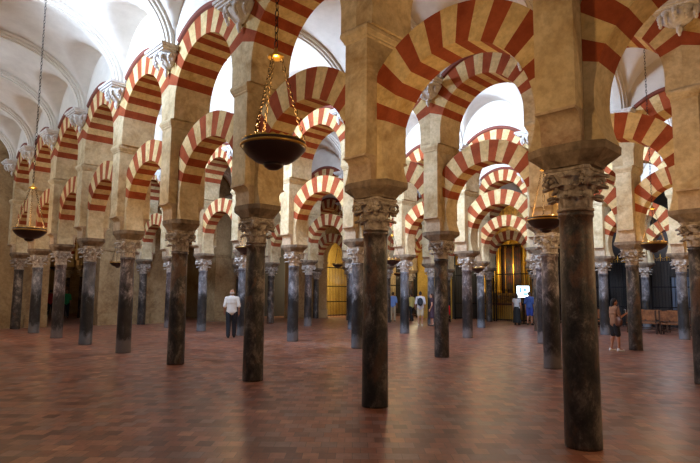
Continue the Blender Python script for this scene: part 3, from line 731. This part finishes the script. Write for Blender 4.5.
# ------------------------------------------------------------------ people
def bake(mb, voxel, name, mat, parent, smooth=6):
    me = mb.me(name, mat); o = bpy.data.objects.new(name, me); COL.objects.link(o)
    r = o.modifiers.new('r', 'REMESH'); r.mode = 'VOXEL'; r.voxel_size = voxel; r.use_smooth_shade = True
    s = o.modifiers.new('s', 'SMOOTH'); s.iterations = smooth; s.factor = .5
    dg = bpy.context.evaluated_depsgraph_get(); nm = bpy.data.meshes.new_from_object(o.evaluated_get(dg)); o.modifiers.clear(); o.data = nm; nm.name = name
    nm.materials.clear(); nm.materials.append(mat); o.parent = parent; return o
def cap(b, p, q, r0, r1, n=5):
    p, q = Vector(p), Vector(q)
    pts = [p + (q - p) * (i / n) for i in range(n + 1)]; b.tube(pts, [r0 + (r1 - r0) * i / n for i in range(n + 1)], 12)
    b.ball(p, r0 * .98, 0, 12, 8); b.ball(q, r1 * .98, 0, 12, 8)
def person(loc, face, h, label, skin=(168, 118, 90), hair=(50, 38, 30), top=(230, 230, 230), bottom=(24, 26, 34), shoes=(30, 26, 24), short=False, skirt=False, dress=False, stride=.14, sleeve=.55, arms=None, long_hair=False, bald=False, lean=0, sit=False):
    """face: direction the person looks, degrees counter-clockwise from +Y"""
    t = thing('person', label, 'person', (loc[0], loc[1], 0), radians(face)); s = h / 1.70; t.scale = (s, s, s)
    sk = plain('skin', srgb(*skin), .6); J = {}
    for sd, n in ((-1, 'L'), (1, 'R')):
        f = stride * sd
        J['hip' + n] = Vector((.088 * sd, 0, .88)); J['knee' + n] = Vector((.09 * sd, f * .55 + .03, .475)); J['ank' + n] = Vector((.09 * sd, f - .03 * (f < 0), .075 + (.03 if f < -.1 else 0)))
        if sit: J['knee' + n] = Vector((.11 * sd, .40, .47)); J['ank' + n] = Vector((.11 * sd, .42, .075)); J['hip' + n].z = .50
        J['toe' + n] = J['ank' + n] + Vector((.015 * sd, .15, -.045))
    dz = -.38 if sit else 0
    for sd, n in ((-1, 'L'), (1, 'R')):
        J['sho' + n] = Vector((.168 * sd, lean * .10, 1.395 + dz)); J['elb' + n] = Vector((.225 * sd, lean * .1 - .03 - .05 * stride * sd, 1.11 + dz)); J['wri' + n] = Vector((.225 * sd, lean * .1 + .06 - .3 * stride * sd, .875 + dz))
    if arms:
        for k, v in arms.items(): J[k] = Vector(v) + Vector((0, 0, dz))
    b = MB(); hd = Vector((0, lean * .14 + .02, 1.585 + dz))
    for z, rx, ry, y in ((.92, .155, .105, 0), (1.02, .14, .095, .0), (1.12, .135, .095, .0), (1.24, .15, .105, .0), (1.34, .155, .10, 0)): b.ball((0, y + lean * .1 * (z - .9) / .5, z + dz), (rx, ry, .13), 0, 18, 10)
    cap(b, (-.12, lean * .1, 1.40 + dz), (.12, lean * .1, 1.40 + dz), .058, .058); cap(b, (0, lean * .1, 1.40 + dz), hd - Vector((0, .01, .05)), .055, .05)
    b.ball(hd, (.073, .092, .115), 0, 20, 14); b.ball(hd + Vector((0, .025, -.065)), (.05, .058, .05)); b.ball(hd + Vector((0, .095, -.015)), (.014, .02, .026)); b.ball(hd + Vector((0, .088, -.058)), (.022, .012, .008))
    for sd in (-1, 1): b.ball(hd + Vector((.075 * sd, -.005, -.01)), (.012, .022, .032))
    for n, sd in (('L', -1), ('R', 1)):
        cap(b, J['hip' + n], J['knee' + n], .080, .052); cap(b, J['knee' + n], J['ank' + n], .052, .036); b.ball(J['knee' + n] * .55 + J['ank' + n] * .45 + Vector((0, -.018, .06)), (.038, .036, .09))
        cap(b, J['ank' + n], J['toe' + n] + Vector((0, -.02, .005)), .036, .03)
        cap(b, J['sho' + n], J['elb' + n], .048, .038); cap(b, J['elb' + n], J['wri' + n], .038, .026)
        d = (J['wri' + n] - J['elb' + n]).normalized(); w = J['wri' + n]; sx = Vector((1, 0, 0)) - d * d.x; sx.normalize(); ny = d.cross(sx) ; ny = ny if ny.y > 0 else -ny
        pl = w + d * .05; cap(b, w, pl, .026, .030)
        ax_ = ny if abs(d.z) > .6 else sx
        for i, (o_, L) in enumerate(((-.027, .062), (-.009, .074), (.009, .070), (.026, .055))):
            r_ = w + d * .07 + ax_ * o_; m_ = r_ + d * L * .5; e_ = m_ + d * L * .4 - sx * sd * .012; cap(b, r_, m_, .0095, .009, 2); cap(b, m_, e_, .009, .008, 2)
        tb = w + d * .03 + ax_ * .03; cap(b, tb, tb + d * .035 + ax_ * .022, .011, .0095, 2)
    bake(b, .0095, 'body', sk, t, 3)
    cm = lambda c, nm: plain(nm, srgb(*c), .85)
    # upper garment
    b = MB(); g = .018
    for z, rx, ry in ((.93, .16, .112), (1.02, .148, .105), (1.12, .145, .105), (1.24, .158, .113), (1.34, .160, .108)): b.ball((0, lean * .1 * (z - .9) / .5, z + dz), (rx + g, ry + g, .15), 0, 20, 10)
    cap(b, (-.13, lean * .1, 1.395 + dz), (.13, lean * .1, 1.395 + dz), .068, .068)
    for n in 'LR':
        e = J['elb' + n]; so = J['sho' + n]
        if sleeve > 0:
            q = so + (e - so) * min(1, sleeve / .5 if sleeve < .5 else 1); cap(b, so, q, .064, .058)
            if sleeve > .9: cap(b, e, J['wri' + n] * .95 + e * .05, .055, .042)
    bake(b, .012, 'dress' if dress else 'shirt', cm(top, 'top cloth'), t)
    b = MB()
    if skirt or dress:
        lo = .42 if dress else .12
        b.lathe([(.235, lo), (.21, (lo + .8) / 2), (.175, .85), (.165, 1.0)], 24); b.xf(Matrix.Scale(.8, 4, (0, 1, 0)))
        bake(b, .012, 'skirt', cm(top if dress else bottom, 'skirt cloth'), t)
    else:
        b.ball((0, 0, .93 if not sit else .56), (.165, .122, .10), 0, 18, 10)
        for n in 'LR':
            hp, kn, an = J['hip' + n], J['knee' + n], J['ank' + n]
            if short: cap(b, hp, hp + (kn - hp) * .85, .098, .085)
            else: cap(b, hp, kn, .102, .082); cap(b, kn, an + Vector((0, 0, .01)), .082, .064)
        bake(b, .012, 'shorts' if short else 'trousers', cm(bottom, 'lower cloth'), t)
    for n in 'LR':
        b = MB(); a, q = J['ank' + n], J['toe' + n]; cap(b, a + Vector((0, -.03, -.035)), q, .042, .036); b.ball(a + Vector((0, -.01, 0)), (.043, .048, .035))
        o = bake(b, .009, 'shoe', cm(shoes, 'shoe leather'), t)
    b = MB()
    if bald:
        b.ball(hd + Vector((0, -.025, -.02)), (.078, .078, .07), 0, 20, 12)
    else:
        b.ball(hd + Vector((0, -.018, .022)), (.080, .092, .108), 0, 20, 12)
        if long_hair: cap(b, hd + Vector((0, -.06, 0)), hd + Vector((0, -.085, -.26)), .07, .045)
    bake(b, .011, 'hair', cm(hair, 'hair'), t)
    for sd in (-1, 1): eb = MB(); eb.ball(hd + Vector((.03 * sd, .082, .012)), (.011, .008, .007), 0, 10, 6); eb.build('eye', plain('eye', srgb(40, 30, 26), .3), t)
    return t
man = person((-16.85, 10.66), 57, 1.72, 'bald man in a white shirt and dark trousers walking away', hair=(170, 160, 150), top=(226, 222, 214), bottom=(26, 28, 36), bald=True, stride=.10); man.scale.x *= 1.1
person((-5.80, 16.6), -42, 1.52, 'woman in brown top and black shorts looking at her phone', skin=(176, 118, 88), hair=(34, 24, 20), top=(150, 104, 74), bottom=(26, 22, 24), shoes=(232, 228, 224), short=True, long_hair=True, sleeve=.3, stride=.07,
       arms={'elbR': (.23, .08, 1.10), 'wriR': (.13, .30, 1.20), 'elbL': (-.24, .0, 1.10), 'wriL': (-.20, .16, .95)})
person((-17.15, 22.0), 40, 1.74, 'man in white shirt and khaki shorts wearing a dark backpack', top=(214, 212, 218), bottom=(190, 172, 142), short=True, shoes=(190, 180, 170), stride=.06)
person((-16.75, 22.45), 120, 1.64, 'woman in a dark dress beside the man with the backpack', skin=(196, 140, 112), hair=(70, 48, 34), top=(66, 44, 56), dress=True, sleeve=.2, long_hair=True, stride=.04)
person((-20.9, 24.2), 30, 1.72, 'person in light blue shirt standing before the ochre wall', top=(120, 150, 210), bottom=(180, 160, 130), stride=.05, sleeve=.9)
person((-20.3, 25.2), 80, 1.66, 'person in pale yellow top and black trousers, half behind a column', top=(214, 200, 120), bottom=(20, 20, 22), stride=.16, sleeve=.9)
person((-14.4, 26.9), 10, 1.66, 'woman in black and white top and long dark skirt at the screen', hair=(60, 40, 30), top=(196, 196, 196), bottom=(18, 18, 20), skirt=True, long_hair=True, sleeve=.2, stride=.03)
person((-13.82, 27.2), 8, 1.78, 'man in blue shirt and blue shorts facing the lit screen', hair=(90, 70, 54), top=(52, 74, 128), bottom=(44, 64, 140), short=True, stride=.05)
person((-13.2, 26.85), 60, 1.30, 'child in a red top half hidden behind a column', top=(190, 26, 34), bottom=(150, 120, 110), short=True, stride=.03)
person((-18.3, 25.9), 20, 1.55, 'seated person in a red jacket beside a column', top=(206, 34, 28), bottom=(36, 30, 34), sit=True, sleeve=1)
t = thing('wooden_stool', 'low wooden stool under the seated red-jacketed person', 'stool', (-18.3, 25.9, 0), radians(20))
b = MB(); b.box(-.2, .2, -.2, .16, .22, .26); b.build('seat', M['wood'], t)
lm = MB().box(-.02, .02, -.02, .02, 0, .219).me('leg', M['darkwood'])
for x in (-.17, .17):
    for y in (-.17, .13): obj('leg', lm, t, (x, y, 0))
person((-35.0, 10.7), 250, 1.70, 'person in a green shirt beyond the end wall archway', top=(40, 140, 84), bottom=(26, 26, 30))
person((-36.6, 12.9), 100, 1.74, 'person in a pale blue shirt beyond the end wall archway', top=(150, 176, 214), bottom=(40, 44, 60))
person((-37.0, 10.4), 60, 1.70, 'person in a red shirt at the left of the end wall archway', top=(170, 40, 40), bottom=(30, 28, 30))
person((-38.4, 13.3), 20, 1.68, 'person in dark red clothes behind the pale-blue-shirted one', top=(96, 40, 40), bottom=(30, 28, 30))
# things they carry
def bag(name, label, cat, loc, rz, sc, mat, strap):
    t = thing(name, label, cat, loc, radians(rz)); b = MB(); b.ball((0, 0, 0), sc, 0, 18, 12); b.ball((0, 0, -sc[2] * .35), (sc[0] * .95, sc[1] * 1.05, sc[2] * .6), 0, 18, 10); bake(b, .012, 'bag_body', mat, t)
    b = MB(); b.tube(strap, .011, 6); b.build('strap', mat, t); return t
ML = plain('brown leather', srgb(92, 50, 28), .5)
bag('handbag', 'brown leather handbag on the shoulder of the woman with the phone', 'bag', (-5.60, 16.35, .87), -42, (.17, .075, .15), ML, [(-.10, 0, .12), (-.09, .0, .30), (-.02, .03, .46), (.05, .02, .30), (.10, 0, .12)])
bag('backpack', 'dark backpack on the back of the white-shirted tourist', 'backpack', (-16.99, 21.79, 1.22), 40, (.15, .09, .21), plain('dark nylon', srgb(30, 32, 40), .7), [(-.10, .05, .15), (-.13, .08, .20), (-.13, .04, .05)])
t = thing('phone', 'pale phone held up by the woman in brown', 'phone', (-5.60, 16.90, 1.14), radians(-42)); b = MB(); b.box(-.035, .035, -.005, .005, -.07, .07); b.build('case', plain('phone case', srgb(214, 216, 222), .4), t); b = MB(); b.box(-.031, .031, -.0065, -.0052, -.064, .064); b.build('display', M['iron'], t)

# ------------------------------------------------------------------ light
w = bpy.data.worlds.new('hall'); S.world = w; w.use_nodes = True
bg = w.node_tree.nodes['Background']; bg.inputs[0].default_value = (1, .86, .74, 1); bg.inputs[1].default_value = .18
def light(name, loc, e, col, size=.3):
    l = bpy.data.lights.new(name, 'POINT'); l.energy = e; l.color = col; l.shadow_soft_size = size
    o = bpy.data.objects.new(name, l); COL.objects.link(o); o.location = loc
Y = (1, .84, .52)
for lx, ly, e in ((4.0, 2.96, 220), (4.0, 8.7, 260), (3.5, 14.5, 260), (3.0, 20.2, 260), (4.0, 26, 120), (-21.7, 2.96, 200)): light('unseen_warm_fill', (lx, ly, 3.4), e, (1, .62, .27), .3)  # added warm fill out of view, as if the lamp rows continued
light('altar_light', (-18.6, 31.9, 3.4), 90, Y); light('altar_light', (-17.9, 31.2, 6.6), 120, Y); light('chapel_light', (-25, 31.5, 3.5), 260, Y); light('archway_light', (-28.9, 25.6, 3.2), 600, Y)
light('archway_light', (-29, 20.2, 4.6), 30, Y); light('archway_light', (-29, 14.4, 3.4), 14, Y); light('chapel_light', (-22.3, 27.8, 3.0), 60, Y); light('chapel_light', (-8, 30.5, 4.5), 60, (.9, .9, 1))

# ------------------------------------------------------------------ camera
f_, cx, cy, yaw, pit, rol = 535.98, 353.635, 239.2, -.78596, .10147, .0080
cd = bpy.data.cameras.new('camera'); co = bpy.data.objects.new('camera', cd); COL.objects.link(co); S.camera = co
cd.sensor_fit = 'HORIZONTAL'; cd.sensor_width = 36; cd.lens = f_ / 700 * 36; cd.shift_x = -(cx - 350) / 700; cd.shift_y = (cy - 231.5) / 700; cd.clip_end = 200; cd.clip_start = .05
fw = Vector((sin(yaw) * cos(pit), cos(yaw) * cos(pit), sin(pit))); rt = Vector((cos(yaw), -sin(yaw), 0)); up = rt.cross(fw)
r2 = rt * cos(rol) + up * sin(rol); u2 = up * cos(rol) - rt * sin(rol)
co.matrix_world = Matrix(((r2.x, u2.x, -fw.x, 0), (r2.y, u2.y, -fw.y, 0), (r2.z, u2.z, -fw.z, 1.6), (0, 0, 0, 1)))
S.view_settings.view_transform = 'Standard'; S.view_settings.look = 'None'; S.view_settings.gamma = 1; S.view_settings.use_curve_mapping = False
S.view_settings.exposure = -0.2
S.cycles.max_bounces = 8; S.cycles.diffuse_bounces = 5; S.cycles.use_denoising = True; S.cycles.denoising_prefilter = 'NONE'; S.cycles.denoising_input_passes = 'RGB_ALBEDO_NORMAL'; S.cycles.sample_clamp_indirect = 2.5; S.cycles.caustics_reflective = False; S.cycles.caustics_refractive = False; S.cycles.blur_glossy = 1.0; S.cycles.use_guiding = True; S.cycles.use_adaptive_sampling = False
